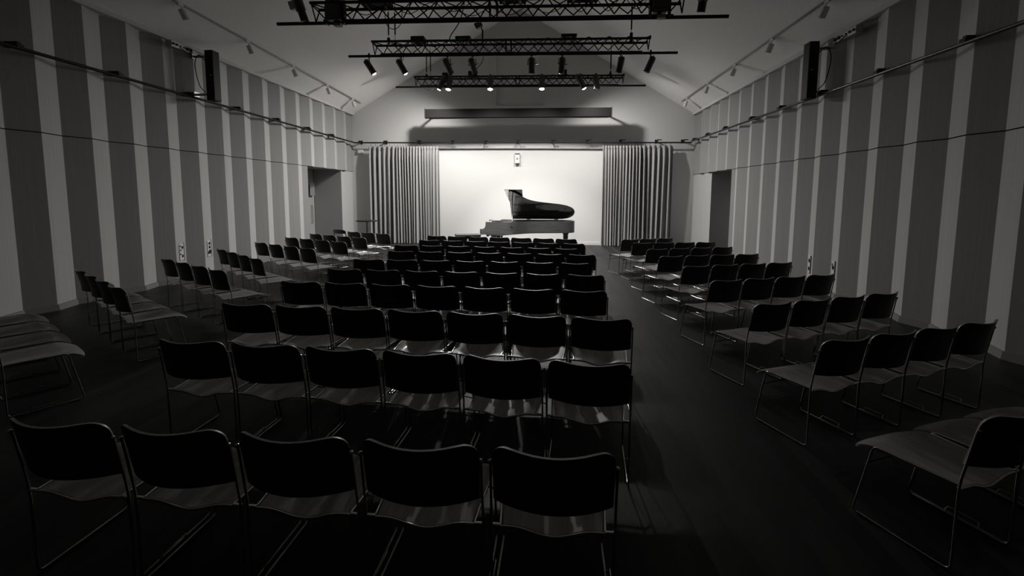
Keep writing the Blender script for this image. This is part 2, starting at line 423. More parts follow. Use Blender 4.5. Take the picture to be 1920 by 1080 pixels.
# ------------------------------------------------------------------ stacking chairs
def dip(u):                                  # saddle of the seat across its width, 0 at the rails
    a = min(1., abs(u) / .82)
    return (math.cos(a * PI) + 1) / 2
def make_chair(label, group):
    t = thing('stacking_chair', label, 'chair', group=group)
    # bent veneer seat
    g = []
    ny, nx = 16, 20
    for i in range(ny + 1):
        v = i / ny
        yy = .004 + .476 * v
        hw = .197 + .041 * min(1, v * 1.25)
        row = []
        for j in range(nx + 1):
            u = -1 + 2 * j / nx
            z = .398 - (.032 * (1 - v) ** 1.3 + .012 * math.sin(PI * v)) * dip(u)
            w = max(0, (v - .74) / .26)
            z -= .042 * w ** 1.8
            yv = yy - .02 * w * abs(u) ** 4
            row.append((u * hw * (1 - .05 * w * w), yv, z))
        g.append(row)
    MB().sheet(g, (0, 0, .011)).build('seat', M['seat'], t)
    # chrome bar under the rear edge of the seat
    e = MB()
    e.tube([(-.243, -.001, .406)] + [(u * .205, .0, .403 - .032 * dip(u)) for u in [x / 10 for x in range(-10, 11)]] + [(.243, -.001, .406)], .0064, 6)
    e.build('rear_rail', M['chrome'], t)
    # curved backrest, wrapped forward at both ends
    us = [-1, -.985, -.95, -.9, -.84, -.78, -.65, -.5, -.33, -.16, 0, .16, .33, .5, .65, .78, .84, .9, .95, .985, 1]
    hw, r1, r2 = .235, .072, .006
    grid, nrm = [], []
    for u in us:
        x = u * hw
        def cor(r):
            k = abs(x) - (hw - r)
            return 0 if k <= 0 else r - math.sqrt(max(0, r * r - k * k))
        zt = .792 - cor(r1) - .018 * (1 - u * u)
        zb = .520 + cor(r2)
        col = []
        for k in range(9):
            v = k / 8
            z = zb + (zt - zb) * v
            yy = -.004 - .05 * (z - .512) / .256 - .076 * (1 - u * u) + .012 * math.sin(PI * v) * (1 - u * u)
            col.append((x, yy, z))
        grid.append(col)
    def th(i, j):
        u = us[i]
        n = Vector((-.152 * u / hw * 1., 1, .1)).normalized()
        return n * .011
    MB().sheet(grid, th, True, 1).build('backrest', (M['back'], M['edge']), t)
    # one bent steel rod each side: back upright, rear leg, floor runner, front leg, seat rail
    for s in (-1, 1):
        m = MB()
        p = fillet([(s * .2415, -.044, .700), (s * .243, -.004, .45), (s * .243, 0, .38), (s * .243, 0, .0075), (s * .243, .44, .0075), (s * .236, .365, .410), (s * .207, .005, .407)], .03)
        m.tube(p, .0056, 8)
        m.lathe([(.0001, 0), (.008, .001), (.0085, .012), (.004, .016)], 8, (s * .2415, -.046, .696), (0, -.2, 1))
        m.bevbox((s * .226, .002, .407), (.04, .014, .01), .003)
        m.build('side_frame', M['chrome'], t)
        for yy in (.06, .38):
            MB().bevbox((s * .243, yy, .004), (.014, .05, .008), .003).build('glide', M['rubber'], t)
    MB().tube([(-.24, .40, .285), (-.20, .395, .30), (.20, .395, .30), (.24, .40, .285)], .0045, 6).build('brace', M['darksteel'], t)
    k = MB()
    k.tube(fillet([(.243, .12, .008), (.262, .125, .036), (.262, .26, .036), (.243, .265, .008)], .012, 3), .0036, 6)
    k.build('link_hook', M['chrome'], t)
    return t

ORD = ['first', 'second', 'third', 'fourth', 'fifth', 'sixth', 'seventh', 'eighth', 'ninth', 'tenth']
def place_chairs():
    proto = None
    for block, rows, grp in (('middle', CENTRE, 'stacking chairs of the middle block'), ('left', LEFT, 'stacking chairs of the left block'), ('right', RIGHT, 'stacking chairs of the right block')):
        for ri, row in enumerate(rows):
            n = len(row)
            for ci, (x, y, a) in enumerate(row):
                rn = 'nearest row' if ri == 0 else ('front row at the stage' if ri == len(rows) - 1 else ORD[ri] + ' row from camera')
                lb = 'dark stacking chair in %s block, %s, %s' % (block, rn, ORD[ci] + ' from left' if ci < n - 1 else 'rightmost of its row')
                if proto is None:
                    proto = make_chair(lb, grp)
                    proto.location = (x, y, 0); proto.rotation_euler = (0, 0, R(a))
                else:
                    c = dup(proto, (x, y, 0), R(a), lb, grp)
                    if block == 'right': c.scale = (.945, 1, 1)
place_chairs()

# a different chair waits at the wall end of the front left row: slim slotted back
def slot_chair():
    t = thing('folding_chair', 'black chair with a slim open back, by the left doorway behind the front left row', 'chair', (-5.43, 11.66, 0), R(-26.4))
    g = []
    for i in range(13):
        u = -1 + i / 6
        g.append([(u * .225, -.05 - .05 * (1 - u * u), z) for z in (.70, .735, .77, .805 - .03 * abs(u) ** 6)])
    MB().sheet(g, (0, .014, 0)).build('backrest', M['back'], t)
    for s in (-1, 1):
        m = MB()
        m.tube(fillet([(s * .23, -.05, .78), (s * .232, 0, .5), (s * .23, .0, .01)], .05), .011)
        m.build('leg', M['black'], t)
        m = MB(); m.tube(fillet([(s * .22, .40, .01), (s * .222, .38, .43), (s * .225, 0, .44)], .04), .011)
        m.build('leg', M['black'], t)
    MB().bevbox((0, .2, .445), (.44, .42, .03), .012).build('seat', M['back'], t)
    MB().rod((-.22, .395, .2), (.22, .395, .2), .008).build('stretcher', M['black'], t)
slot_chair()

# sheets of paper lying on seats
def paper(loc, rz, label, w=.21, h=.297):
    g = [[(w * (i / 4 - .5), h * (j / 4 - .5), .004 * math.sin(i * .9 + j)) for j in range(5)] for i in range(5)]
    o = MB().sheet(g, (0, 0, .0012)).build('programme_sheet', M['paper'])
    o.location = loc; o.rotation_euler = (R(-3), R(2), rz)
    tag(o, label, 'paper', 'programme sheets on seats')
paper((-4.03, 11.17, .420), R(20), 'white sheet lying on the rightmost seat of the left block front row')
# ------------------------------------------------------------------ grand piano
def smooth_curve(ctrl, n=8):
    out = []
    P = [Vector((*p, 0)) for p in ctrl]
    for i in range(len(P) - 1):
        p0 = P[i - 1] if i else P[0] * 2 - P[1]
        p1, p2 = P[i], P[i + 1]
        p3 = P[i + 2] if i + 2 < len(P) else P[-1] * 2 - P[-2]
        for k in range(n):
            t = k / n
            q = .5 * ((2 * p1) + (-p0 + p2) * t + (2 * p0 - 5 * p1 + 4 * p2 - p3) * t * t + (-p0 + 3 * p1 - 3 * p2 + p3) * t ** 3)
            out.append((q.x, q.y))
    out.append((P[-1].x, P[-1].y))
    return out
def piano():
    t = thing('grand_piano', 'dark concert grand piano with raised lid on the stage floor', 'piano', PIANO_LOC)
    # plan: x runs from the keyboard (0) to the tail (2.7), treble side towards the seats (-y)
    curve = smooth_curve([(.16, -.76), (.50, -.76), (.74, -.757), (.88, -.725), (1.0, -.65), (1.16, -.47), (1.34, -.31), (1.6, -.205), (1.95, -.13), (2.2, -.08), (2.43, .0), (2.6, .13), (2.68, .3), (2.66, .5), (2.55, .66), (2.38, .74), (2.2, .76)])
    plan = curve + [(.16, .76)]
    c = MB()
    # hollow rim
    inner = []
    n = len(curve)
    for i, (x, y) in enumerate(curve):
        a, b = Vector(curve[max(0, i - 1)]), Vector(curve[min(n - 1, i + 1)])
        d = (b - a).normalized(); inner.append((x - d.y * .045, y + d.x * .045))
    z0, z1 = .65, .985
    ring = curve + [(.62, .76)]; rin = [(p[0], max(p[1], -.715)) for p in inner] + [(.62, .715)]
    m = len(ring)
    for A, B, flip in ((ring, ring, 0), (rin, rin, 1)):
        vs = [(x, y, z0) for x, y in A] + [(x, y, z1) for x, y in A]
        c.add(vs, [(k, k + 1, m + k + 1, m + k) for k in range(m - 1)], True)
    c.add([(x, y, z1) for x, y in ring] + [(x, y, z1) for x, y in rin], [(k, k + 1, m + k + 1, m + k) for k in range(m - 1)])
    c.prism(plan, z0 - .012, z0 + .012)                                  # bottom boards
    # cheeks with the scooped arm towards the player
    arm = [(.62, z1), (.16, z1)] + [(.158, .90), (.15, .855), (.13, .82), (.10, .80), (.06, .79), (.0, .79), (-.0, .665), (.02, .645), (.62, .61), (.95, .64)]
    for s in (-1, 1):
        ya, yb = (s * .76, s * .715)
        k = len(arm)
        vs = [(x, ya, z) for x, z in arm] + [(x, yb, z) for x, z in arm]
        c.add(vs, [(i, (i + 1) % k, k + (i + 1) % k, k + i) for i in range(k)] + [tuple(range(k)), tuple(range(k, 2 * k))[::-1]])
    c.box((.3, 0, .655), (.58, 1.45, .05))                                # keybed
    c.box((.2, 0, .60), (.06, 1.3, .06))
    case = c.build('case', M['piano'], t)
    # keys
    kb = MB()
    for i in range(52):
        kb.box((.10, -.61 + 1.22 * (i + .5) / 52, .715), (.15, .0225, .02))
    kb.build('keyboard', M['ivory'], t)
    MB().bevbox((.30, 0, .80), (.05, 1.43, .25), .01).build('fallboard', M['lacquer'], t)
    pl = MB().prism([(max(x, .5), max(min(y, .70), -.70)) for x, y in inner] + [(.5, .70)], .86, .875).build('soundboard', M['soundboard'], t)
    fr = MB()
    for i, (bx0, bl) in enumerate([(1.45, 1.5), (1.35, 1.3), (1.2, 1.0), (1.0, .6), (.85, .35)]): fr.bevbox((bx0, .55 - i * .25, .90), (bl, .035, .025), .008, Matrix.Rotation(R(-3), 3, 'Z'))
    fr.bevbox((.62, 0, .89), (.16, 1.36, .03), .01)
    fr.build('iron_frame', M['gold'], t)
    # music desk lying folded on top
    md = MB()
    md.bevbox((.36, 0, 1.0), (.30, .72, .015), .004); md.bevbox((.22, 0, 1.02), (.02, .62, .03), .005)
    md.build('music_desk', M['lacquer'], t)
    # raised lid, hinged along the straight bass side
    th = R(LID)
    def tf(v):                                                           # v.x along, v.y distance from hinge, v.z thickness
        e, w = v.y, v.z
        return Vector((v.x, .765 - e * math.cos(th) + w * math.sin(th), 1.0 + e * math.sin(th) + w * math.cos(th)))
    lidplan = [(.78, .0)] + [(.78, 1.53), (.86, 1.53)] + [(x, .77 - y) for x, y in curve if x > .87] + [(2.2, 0)]
    lid = MB().prism(lidplan, 0, .022, tf).build('lid', M['lacquer'], t)
    fl = MB()
    fl.prism([(.80, .05), (1.16, .05), (1.16, 1.535), (.65, 1.535), (.80, .75)], .045, .063, tf)
    fl.build('lid_flap', M['lacquer'], lid)
    for hx in (1.3, 2.15):
        MB().rod((hx - .06, .775, 1.0), (hx + .06, .775, 1.0), .014).build('hinge', M['brass'], lid)
    for ex, ee in ((.95, 1.46), (1.62, .9), (2.4, .62), (2.5, .3)):
        b = MB(); b.lathe([(.012, 0), (.012, .012)], 10, tf(Vector((ex, ee, -.012))), (0, math.sin(th), math.cos(th)))
        b.build('bumper', M['rubber'], lid)
    tip = tf(Vector((.86, 1.18, 0)))
    MB().tube([(.90, -.62, .97), tuple(tip)], .014, 8).build('prop_stick', M['lacquer'], t)
    MB().lathe([(.02, 0), (.02, .006)], 12, (.86, -.768, .93), (0, -1, 0)).build('lock_plate', M['brass'], t)
    # legs and casters
    for lx, ly in ((.38, -.60), (.38, .60), (2.42, .30)):
        l = MB()
        l.box((lx, ly, .615), (.17, .17, .07))
        l.add([(lx + sx * w, ly + sy * w, z) for z, w in ((.60, .065), (.50, .072), (.12, .043)) for sx, sy in ((-1, -1), (1, -1), (1, 1), (-1, 1))],
              [(k + o, (k + 1) % 4 + o, (k + 1) % 4 + o + 4, k + o + 4) for o in (0, 4) for k in range(4)])
        lo = l.build('leg', M['piano'], t)
        w = MB(); w.lathe([(.035, -.016), (.04, 0), (.035, .016)], 16, (lx, ly, .04), (0, 1, 0)); w.rod((lx, ly, .05), (lx, ly, .13), .02)
        w.build('caster', M['brass'], lo)
    ly = MB()
    for s in (-1, 1): ly.tube([(.55, s * .11, .64), (.53, s * .13, .40), (.50, s * .10, .14)], .02)
    ly.bevbox((.49, 0, .12), (.2, .34, .09), .015); ly.bevbox((.56, 0, .62), (.2, .34, .05), .01)
    lyo = ly.build('pedal_lyre', M['piano'], t)
    for s in (-1, 0, 1):
        MB().bevbox((.36, s * .07, .085), (.14, .035, .012), .005).build('pedal', M['brass'], lyo)
    return t
PIANO_LOC = (-1.84, 13.3, 0); LID = 33.
piano()

def bench():
    t = thing('piano_bench', 'low black padded bench to the left of the grand piano keyboard', 'bench', (-2.26, 13.0, 0), R(18))
    b = MB(); b.bevbox((0, 0, .57), (.72, .36, .07), .022); b.build('cushion', M['leather'], t)
    MB().bevbox((0, 0, .505), (.68, .32, .06), .006).build('frame', M['lacquer'], t)
    for sx in (-1, 1):
        for sy in (-1, 1):
            MB().tube([(sx * .31, sy * .13, .49), (sx * .31, sy * .13, .0)], [.026, .018], 8).build('leg', M['lacquer'], t)
        MB().lathe([(.03, 0), (.03, .02), (.018, .035)], 14, (sx * .34, 0, .51), (sx, 0, 0)).build('height_knob', M['lacquer'], t)
bench()

def bar_table():
    t = thing('poseur_table', 'tall black round table on a thin pole before the left curtain', 'table', (-5.64, 13.95, 0))
    b = MB(); b.lathe([(.02, .885), (.31, .885), (.33, .895), (.33, .912), (.325, .917)], 36); b.build('table_top', M['black'], t)
    MB().rod((0, 0, .015), (0, 0, .89), .02, 12).build('pole', M['darksteel'], t)
    MB().lathe([(.22, 0), (.22, .008), (.05, .022), (.03, .06)], 28).build('base', M['black'], t)
bar_table()

# ------------------------------------------------------------------ curtains and their tracks
def curtain(label, x0, x1, seed, wide_first):
    rnd = random.Random(seed)
    t = thing('stage_curtain', label, 'curtain', ((x0 + x1) / 2, 15.85, 0), 0, 'stage curtains on the back track')
    W = x1 - x0
    # folds: a few broad ones, then a gathered run of narrow ones
    ws = [rnd.uniform(.15, .19) for _ in range(6)]
    left = W - sum(ws)
    k = int(left / .098)
    ws2 = [rnd.uniform(.8, 1.25) for _ in range(k)]
    q = left / sum(ws2); ws += [w * q for w in ws2]
    if not wide_first: ws = ws[::-1]
    amps = [min(.085, .03 + w * .38) * rnd.uniform(.75, 1.2) for w in ws]
    lean = [rnd.uniform(-.045, .045) for w in ws]
    swell = [rnd.uniform(-.45, .45) for w in ws]
    nz = 26
    cols = []
    x = x0
    for i, w in enumerate(ws):
        for s in range(10):
            cols.append((x + w * s / 10, i, s / 10))
        x += w
    cols.append((x1, len(ws) - 1, 1.))
    ztop, zb = 3.40, .015
    grid = []
    for cx, i, ph in cols:
        nx_ = min(i + 1, len(ws) - 1)
        col = []
        for j in range(nz + 1):
            v = j / nz
            z = zb + (ztop - zb) * v
            a = amps[i] * (1 - ph) + amps[nx_] * ph
            a *= 1 + (swell[i] * (1 - ph) + swell[nx_] * ph) * math.sin(2.2 * v + i)
            top = max(0, (v - .9) / .1)
            a *= 1 - .55 * top
            sh = (lean[i] * (1 - ph) + lean[nx_] * ph) * (1 - v) * (1 if 0 < i < len(ws) - 1 else .3)
            yy = -a * math.sin(2 * PI * ph) - .25 * a * math.sin(4 * PI * ph + i) + .012 * top * math.sin(9 * PI * ph + i * 2)
            xx = cx + sh + .35 * w * .12 * math.sin(2 * PI * ph + 1.3)
            col.append((xx - (x0 + x1) / 2, yy, z + .006 * math.sin(i * 1.7)))
        grid.append(col)
    m = MB(); m.sheet(grid, (0, .004, 0)); m.build('fabric', M['curtain'], t)
    # gathered heading tape and its gliders
    tp = []
    for cx, i, ph in cols:
        a = amps[i] * .5
        tp.append([(cx - (x0 + x1) / 2, -a * math.sin(2 * PI * ph) - .008, z) for z in (3.33, 3.37, 3.415)])
    MB().sheet(tp, (0, -.004, 0)).build('heading_tape', M['tape'], t)
    h = MB(); x = x0
    for i, w in enumerate(ws):
        h.rod((x + w * .5 - (x0 + x1) / 2, 0, 3.40), (x + w * .5 - (x0 + x1) / 2, 0, 3.50), .006, 6); x += w
    h.build('gliders', M['black'], t)
curtain('grey pleated curtain hanging left of the piano', -6.27, -3.76, 3, True)
curtain('grey pleated curtain hanging right of the piano', 1.88, 4.22, 8, False)

def track(label, a, b, brackets, wall_dx, wall_dy):
    t = thing('curtain_track', label, 'rail', a)
    A, B = Vector(a), Vector(b)
    d = (B - A)
    m = MB(); m.tube([Vector((0, 0, 0)), d], .024, 10); m.build('track', M['blackgloss'] if wall_dx > 0 else M['black'], t)
    for p in brackets:
        q = Vector(p) - A
        k = MB()
        out = Vector((wall_dx, wall_dy, 0))
        if wall_dx:
            k.box(q + Vector((wall_dx * .5, 0, .05)), (abs(wall_dx), .05, .075))
            k.box(q + Vector((0, 0, .03)), (.05, .08, .05))
        else:
            k.box(q + Vector((0, wall_dy * .5, .055)), (.04, abs(wall_dy), .03)); k.box(q + Vector((0, wall_dy * .96, .05)), (.07, .02, .12))
            k.box(q + Vector((0, 0, .04)), (.03, .03, .05)); k.box(q + Vector((.06, .0, .075)), (.14, .03, .03))
        k.build('bracket', M['black'], t)
    return t
LY = [-2.6, -1.2, .2, 1.55, 2.92, 4.28, 5.65, 7.02, 8.45, 9.8, 11.2, 12.6, 13.95, 14.9]
def rl(y): return (xl(y) + .21, y, 1.72 + (1.78 + .010 * (YB - y)) * 1.031)
track('black curtain track along the left striped wall', rl(-3.8), rl(15.85), [rl(q * 1.031) for q in LY if q < 14.8], -.21, 0)
RY = [-2.5, -1.2, .2, 1.55, 2.9, 4.25, 5.6, 6.95, 8.28, 9.65, 10.95, 12.5, 13.8, 15.0]
def rr(y): return (4.81, y, 1.72 + (1.755 - .005 * (YB - y)) * 1.0457)
track('black curtain track along the right striped wall', rr(-3.8), rr(15.85), [rr(q * 1.0457) for q in RY], .21, 0)
bx = [-6.62, -5.72, -4.52, -3.33, -2.16, -1.02, .2, 1.37, 2.51, 3.70, 4.57]
track('black curtain track across the stage wall, carrying both curtains', (-6.79, 15.85, 3.55), (4.81, 15.85, 3.51), [(q, 15.85, 3.53) for q in bx], 0, .25)

# ------------------------------------------------------------------ screen case above the piano
def screen_case():
    t = thing('projection_screen_case', 'long charcoal screen case mounted high on the stage wall', 'screen', (-.99, 15.12, 4.25))
    b = MB(); b.bevbox((0, 0, .145), (6.0, .15, .285), .012); b.build('housing', M['housing'], t)
    MB().bevbox((.02, -.0, -.012), (5.86, .06, .024), .006).build('bottom_bar', M['steelgrey'], t)
    for s in (-1, 1):
        MB().bevbox((s * 3.03, 0, .145), (.04, .17, .305), .01).build('end_cap', M['black'], t)
        MB().bevbox((s * 2.96, .525, .25), (.05, .89, .04), .008).build('wall_arm', M['white'], t)
screen_case()

def wall_unit():
    t = thing('motion_sensor', 'small white ventilated unit high on the wall above the piano', 'sensor', (-1.03, 15.99, 2.84))
    MB().bevbox((0, .05, .16), (.16, .10, .32), .012).build('body', M['white'], t)
    MB().bevbox((0, .04, .335), (.17, .13, .03), .006).build('cap', M['greyplastic'], t)
    MB().lathe([(.03, 0), (.03, .02), (.015, .03)], 14, (0, 0, .17), (0, -1, 0)).build('knob', M['greyplastic'], t)
wall_unit()
def emergency_light():
    t = thing('emergency_light', 'small white emergency lamp on the wall left of the curtain', 'lamp', (-6.66, 16.06, 3.26))
    MB().bevbox((0, 0, 0), (.2, .07, .13), .015).build('body', M['white'], t)
    MB().bevbox((0, -.04, -.02), (.16, .02, .07), .008).build('diffuser', M['ivory'], t)
emergency_light()

# ------------------------------------------------------------------ lighting trusses
def truss(label, y, z0, x0, x1, px0, px1, cables, boxes, seed):
    """triangular truss, point down, with a long lamp pipe along the point"""
    rnd = random.Random(seed)
    t = thing('lighting_truss', label, 'truss', ((x0 + x1) / 2, y, z0), 0, 'lighting trusses under the ceiling')
    c = -(x0 + x1) / 2
    w, h = .15, .27
    dz = -.05 / 7.5                                                 # pipes sag a touch to the right
    A, B = x0 + c, x1 + c
    MB().tube([(px0 + c, 0, -.0), (px1 + c, 0, -.05)], .028, 10).build('lamp_pipe', M['black'], t)
    m = MB()
    for s in (-1, 1):
        m.rod((A, s * w, h), (B, s * w, h - .05), .027, 8)
    m.rod((A + .15, 0, .04), (B - .15, 0, -.01), .016, 8)
    m.build('chords', M['black'], t)
    l = MB()
    n = int(round((B - A) / .44)); st = (B - A) / n
    for s in (-1, 1):
        for i in range(n):
            x = A + st * i + (0 if s < 0 else .0)
            o = st * (.0 if s < 0 else .5)
            xa, xm, xb = x + o, x + o + st / 2, x + o + st
            if xb > B + .01: continue
            l.rod((xa, s * w, h), (xm, 0, .03), .0115, 6); l.rod((xm, 0, .03), (xb, s * w, h), .0115, 6)
    for i in range(n):
        x = A + st * i
        l.rod((x, -w, h), (x + st / 2, w, h), .0105, 6); l.rod((x + st / 2, w, h), (x + st, -w, h), .0105, 6)
    for x in (A + .02, -.06, .06, B - .02):
        for s in (-1, 1): l.rod((x, s * w, h), (x, 0, .02), .012, 6)
        l.rod((x, -w, h), (x, w, h), .012, 6)
    l.build('lacing', M['black'], t)
    for hx in (A + .40, B - .42):
        for k, s in ((0, -1), (.05, 1)):
            X = hx + c * -1 + k
            if X < RIDGE[0]: zc = 4.55 + (X + 7.05) * (RIDGE[1] - 4.55) / (RIDGE[0] + 7.05)
            else: zc = RIDGE[1] + (X - RIDGE[0]) * (EAVE_R - RIDGE[1]) / (XR - RIDGE[0])
            q = MB()
            zt = zc - z0 + .05
            q.rod((hx + k, s * w, h), (hx + k, s * w, zt), .005, 6)
            q.rod((hx + k, s * w, h + .14 + k * 2), (hx + k, s * w, min(zt, h + .62 + k * 2)), .016, 8)
            q.bevbox((hx + k, s * w, h + .02), (.06, .06, .1), .01)
            q.build('hanger_rod', M['black'], t)
    for pts, r in cables:
        P = smooth3([(x + c, yy, z) for x, yy, z in pts])
        MB().tube(P, r, 6).build('cable', M['rubber'], t)
    for bx_, bs in boxes:
        b = MB(); b.bevbox((bx_ + c, 0, h + .06), bs, .01); b.box((bx_ + c - bs[0] * .3, 0, h), (.05, .36, .05)); b.box((bx_ + c + bs[0] * .3, 0, h), (.05, .36, .05))
        b.build('dimmer_box', M['black'], t)
    return t
def smooth3(ctrl, n=6):
    P = [Vector(p) for p in ctrl]; out = []
    for i in range(len(P) - 1):
        p0 = P[i - 1] if i else P[0] * 2 - P[1]
        p1, p2 = P[i], P[i + 1]
        p3 = P[i + 2] if i + 2 < len(P) else P[-1] * 2 - P[-2]
        for k in range(n):
            t = k / n
            out.append(.5 * ((2 * p1) + (-p0 + p2) * t + (2 * p0 - 5 * p1 + 4 * p2 - p3) * t * t + (-p0 + 3 * p1 - 3 * p2 + p3) * t ** 3))
    out.append(P[-1])
    return out
def droop(x0, x1, y, z, d, r=.006, n=3):
    pts = []
    for i in range(n * 2 + 1):
        u = i / (n * 2)
        pts.append((x0 + (x1 - x0) * u, y + .03 * math.sin(5 * u), z - (d if i % 2 else 0)))
    return (pts, r)
T1 = (7.8, 4.63); T2 = (10.5, 4.885); T3 = (14.4, 5.10)
truss('nearest black lighting truss, cropped by the top of the photo', T1[0], T1[1], -3.97, 2.15, -4.64, 2.86,
      [droop(-3.4, -1.2, -.1, .24, .16), droop(-1.6, .3, .1, .22, .12), droop(.3, 1.6, -.12, .24, .2), ([(-2.75, 0, .2), (-2.72, 0, -.05), (-2.6, 0, -.13), (-2.48, 0, -.05), (-2.45, 0, .15)], .006)],
      [(-2.9, (.5, .3, .12)), (-.6, (.45, .3, .1)), (.55, (.5, .3, .12))], 1)
truss('middle black lighting truss carrying eight cylindrical lamps', T2[0], T2[1], -3.97, 2.20, -4.57, 2.81,
      [droop(-3.6, -1.5, -.1, .25, .1), droop(-1.9, -.6, .12, .2, .14), droop(.2, 1.9, -.1, .25, .12),
       ([(-3.36, 0, .2), (-3.4, 0, .0), (-3.3, 0, -.1), (-3.28, 0, .02)], .005), ([(-1.45, .1, .1), (-1.5, .1, -.15), (-1.75, .1, -.42), (-1.9, .2, -.5)], .008),
       ([(-2.2, -.1, .3), (-2.15, -.15, .38), (-1.85, -.6, .55), (-1.65, -1.2, .85), (-1.6, -2.0, 1.2)], .012)],
      [(-2.93, (.3, .26, .1)), (-1.9, (.34, .26, .06)), (.45, (.34, .26, .06))], 2)
truss('farthest black lighting truss with the lit lamps nearest the stage wall', T3[0], T3[1], -4.14, 2.29, -4.77, 2.95,
      [droop(-2.4, -1.2, -.1, .22, .1), droop(-1.0, .3, .1, .24, .08), ([(-3.85, -.1, .15), (-3.8, -.1, -.08), (-3.6, -.1, -.12), (-3.45, -.1, .05)], .006)],
      [(-3.13, (.26, .26, .12)), (-2.32, (.26, .26, .2)), (.44, (.26, .26, .2))], 3)

# ------------------------------------------------------------------ stage lamps
def body_mesh():
    b = MB()
    b.lathe([(.0, .02), (.055, .015), (.068, -.01), (.068, -.30), (.074, -.305), (.074, -.325), (.062, -.325), (.060, -.27)], 20)
    for z in (-.02, -.05, -.08): b.lathe([(.068, z), (.073, z - .004), (.073, z - .012), (.068, z - .016)], 20)
    b.bevbox((0, .074, -.17), (.05, .02, .12), .006)
    b.rod((0, 0, .02), (.0, .0, .045), .012)
    return b.mesh('body', M['lampbody'])
BODY = body_mesh()
def lens_mesh(mat): return MB().lathe([(.0, -.345), (.03, -.338), (.05, -.318), (.061, -.286)], 20).mesh('lens', mat)
LENS = dict(on=lens_mesh(M['lens_on']), dim=lens_mesh(M['lens_dim']), off=lens_mesh(M['lens_off']))
def clamp_mesh():
    c = MB()
    c.lathe([(.036, -.025), (.036, .025)], 14, (0, 0, 0), (1, 0, 0)); c.box((0, 0, .045), (.03, .03, .04))
    c.rod((0, 0, -.03), (0, 0, -.10), .012)
    return c.mesh('clamp', M['black'])
CLAMP = clamp_mesh()
def yoke_mesh():
    y = MB(); y.tube(fillet([(-.085, 0, -.22), (-.085, 0, -.10), (.085, 0, -.10), (.085, 0, -.22)], .02, 3), .009, 6)
    for s in (-1, 1): y.lathe([(.02, 0), (.02, .02)], 10, (s * .075, 0, -.215), (s, 0, 0))
    y.tube([(.095, 0, -.215), (.15, 0, -.20)], .008, 6)
    return y.mesh('yoke', M['blackgloss'])
YOKE = yoke_mesh()
def add_child(name, me, parent, loc=(0, 0, 0), q=None):
    o = bpy.data.objects.new(name, me); COL.objects.link(o); o.parent = parent; o.location = loc
    if q is not None:
        o.rotation_mode = 'QUATERNION'; o.rotation_quaternion = q
    return o
def stage_lamp(label, pos, aim, state='off', power=0, cone=40, blend=.3, group='cylindrical stage lamps', radius=.05, drop=.22, scale=1.):
    """hangs from a pipe at pos; the body turns in its yoke to face aim (world point)"""
    t = thing('stage_spotlight', label, 'lamp', pos, 0, group)
    add_child('clamp', CLAMP, t)
    d = (Vector(aim) - (Vector(pos) + Vector((0, 0, -drop)))).normalized()
    yaw = math.atan2(d.y, d.x) - PI / 2
    qy = Matrix.Rotation(yaw, 3, 'Z').to_quaternion()
    add_child('yoke', YOKE, t, (0, 0, .22 - drop), qy)
    q = Vector((0, 0, -1)).rotation_difference(d)
    b = add_child('body', BODY, t, Vector((0, 0, -drop)) - d * .13, q)
    b.scale = (scale,) * 3
    add_child('lens', LENS[state], b)
    if power:
        L = bpy.data.lights.new('bulb', 'SPOT'); L.energy = power; L.spot_size = R(cone); L.spot_blend = blend; L.shadow_soft_size = radius
        L.color = (1, .985, .96)
        lo = bpy.data.objects.new('bulb', L); COL.objects.link(lo); lo.parent = t
        lo.location = Vector((0, 0, -drop)) + d * (.225 + .36 * (scale - 1))
        lo.rotation_mode = 'QUATERNION'; lo.rotation_quaternion = q
    return t
def pipe_z(T, x, px0, px1): return T[1] - .05 * (x - px0) / (px1 - px0)
FRONT_W, FRONT_CONE = 300, 56
SIDE_W, BACK_W = 330, 640
TILT, CONE = -.22, 170
EXPOSURE = 0.47
n = ['first', 'second', 'third', 'fourth', 'fifth', 'sixth', 'seventh', 'eighth']
# middle truss: eight lamps, the left four lit and aimed at the stage
xs = [-4.09, -3.342, -2.27, -1.698, -.366, .309, 1.592, 2.235]
turns = [(.58, .3, -1), (.52, .3, -1), (.38, .9, -1), (.26, .9, -1), (0, .1, -1), (-.08, .15, -1), (-.18, .15, -1), (-.42, .15, -1)]
for i, (x, q) in enumerate(zip(xs, turns)):
    lit = i < 4
    p = Vector((x, T2[0], pipe_z(T2, x, -4.57, 2.81)))
    stage_lamp('black cylinder lamp under the middle truss, %s from left%s' % (n[i], ', lit' if lit else ''), p, p + Vector((0, 0, -.22)) + Vector(q),
               'dim' if lit else 'off', (FRONT_W if i > 1 else FRONT_W * .12) if lit else 0, FRONT_CONE if i > 1 else 60, .6 if i > 1 else 1., 'lamps under the middle truss')
# far truss: five lit lamps and one dark; each hangs almost straight down
for i, (x, d, w, s) in enumerate([(-3.22, (-.55, .12, -1), SIDE_W, 'on'), (-3.02, (-.12, TILT, -1), BACK_W * .6, 'on'), (-1.755, (0, TILT, -1), BACK_W, 'on'),
                                (-.18, (0, TILT, -1), BACK_W, 'on'), (.96, (.55, .1, -1), SIDE_W, 'on'), (1.447, (.1, -.2, -1), 0, 'off')]):
    p = Vector((x, T3[0] - .15, pipe_z(T3, x, -4.77, 2.95) + .27))
    stage_lamp('%s cylinder lamp on the farthest truss, %s from left' % ('lit' if s == 'on' else 'dark', n[i]), p, p + Vector((0, 0, -.12)) + Vector(d), s, w, 172 if abs(d[0]) > .5 else CONE, 1., 'lamps on the farthest truss', .07, .12, 1.3)

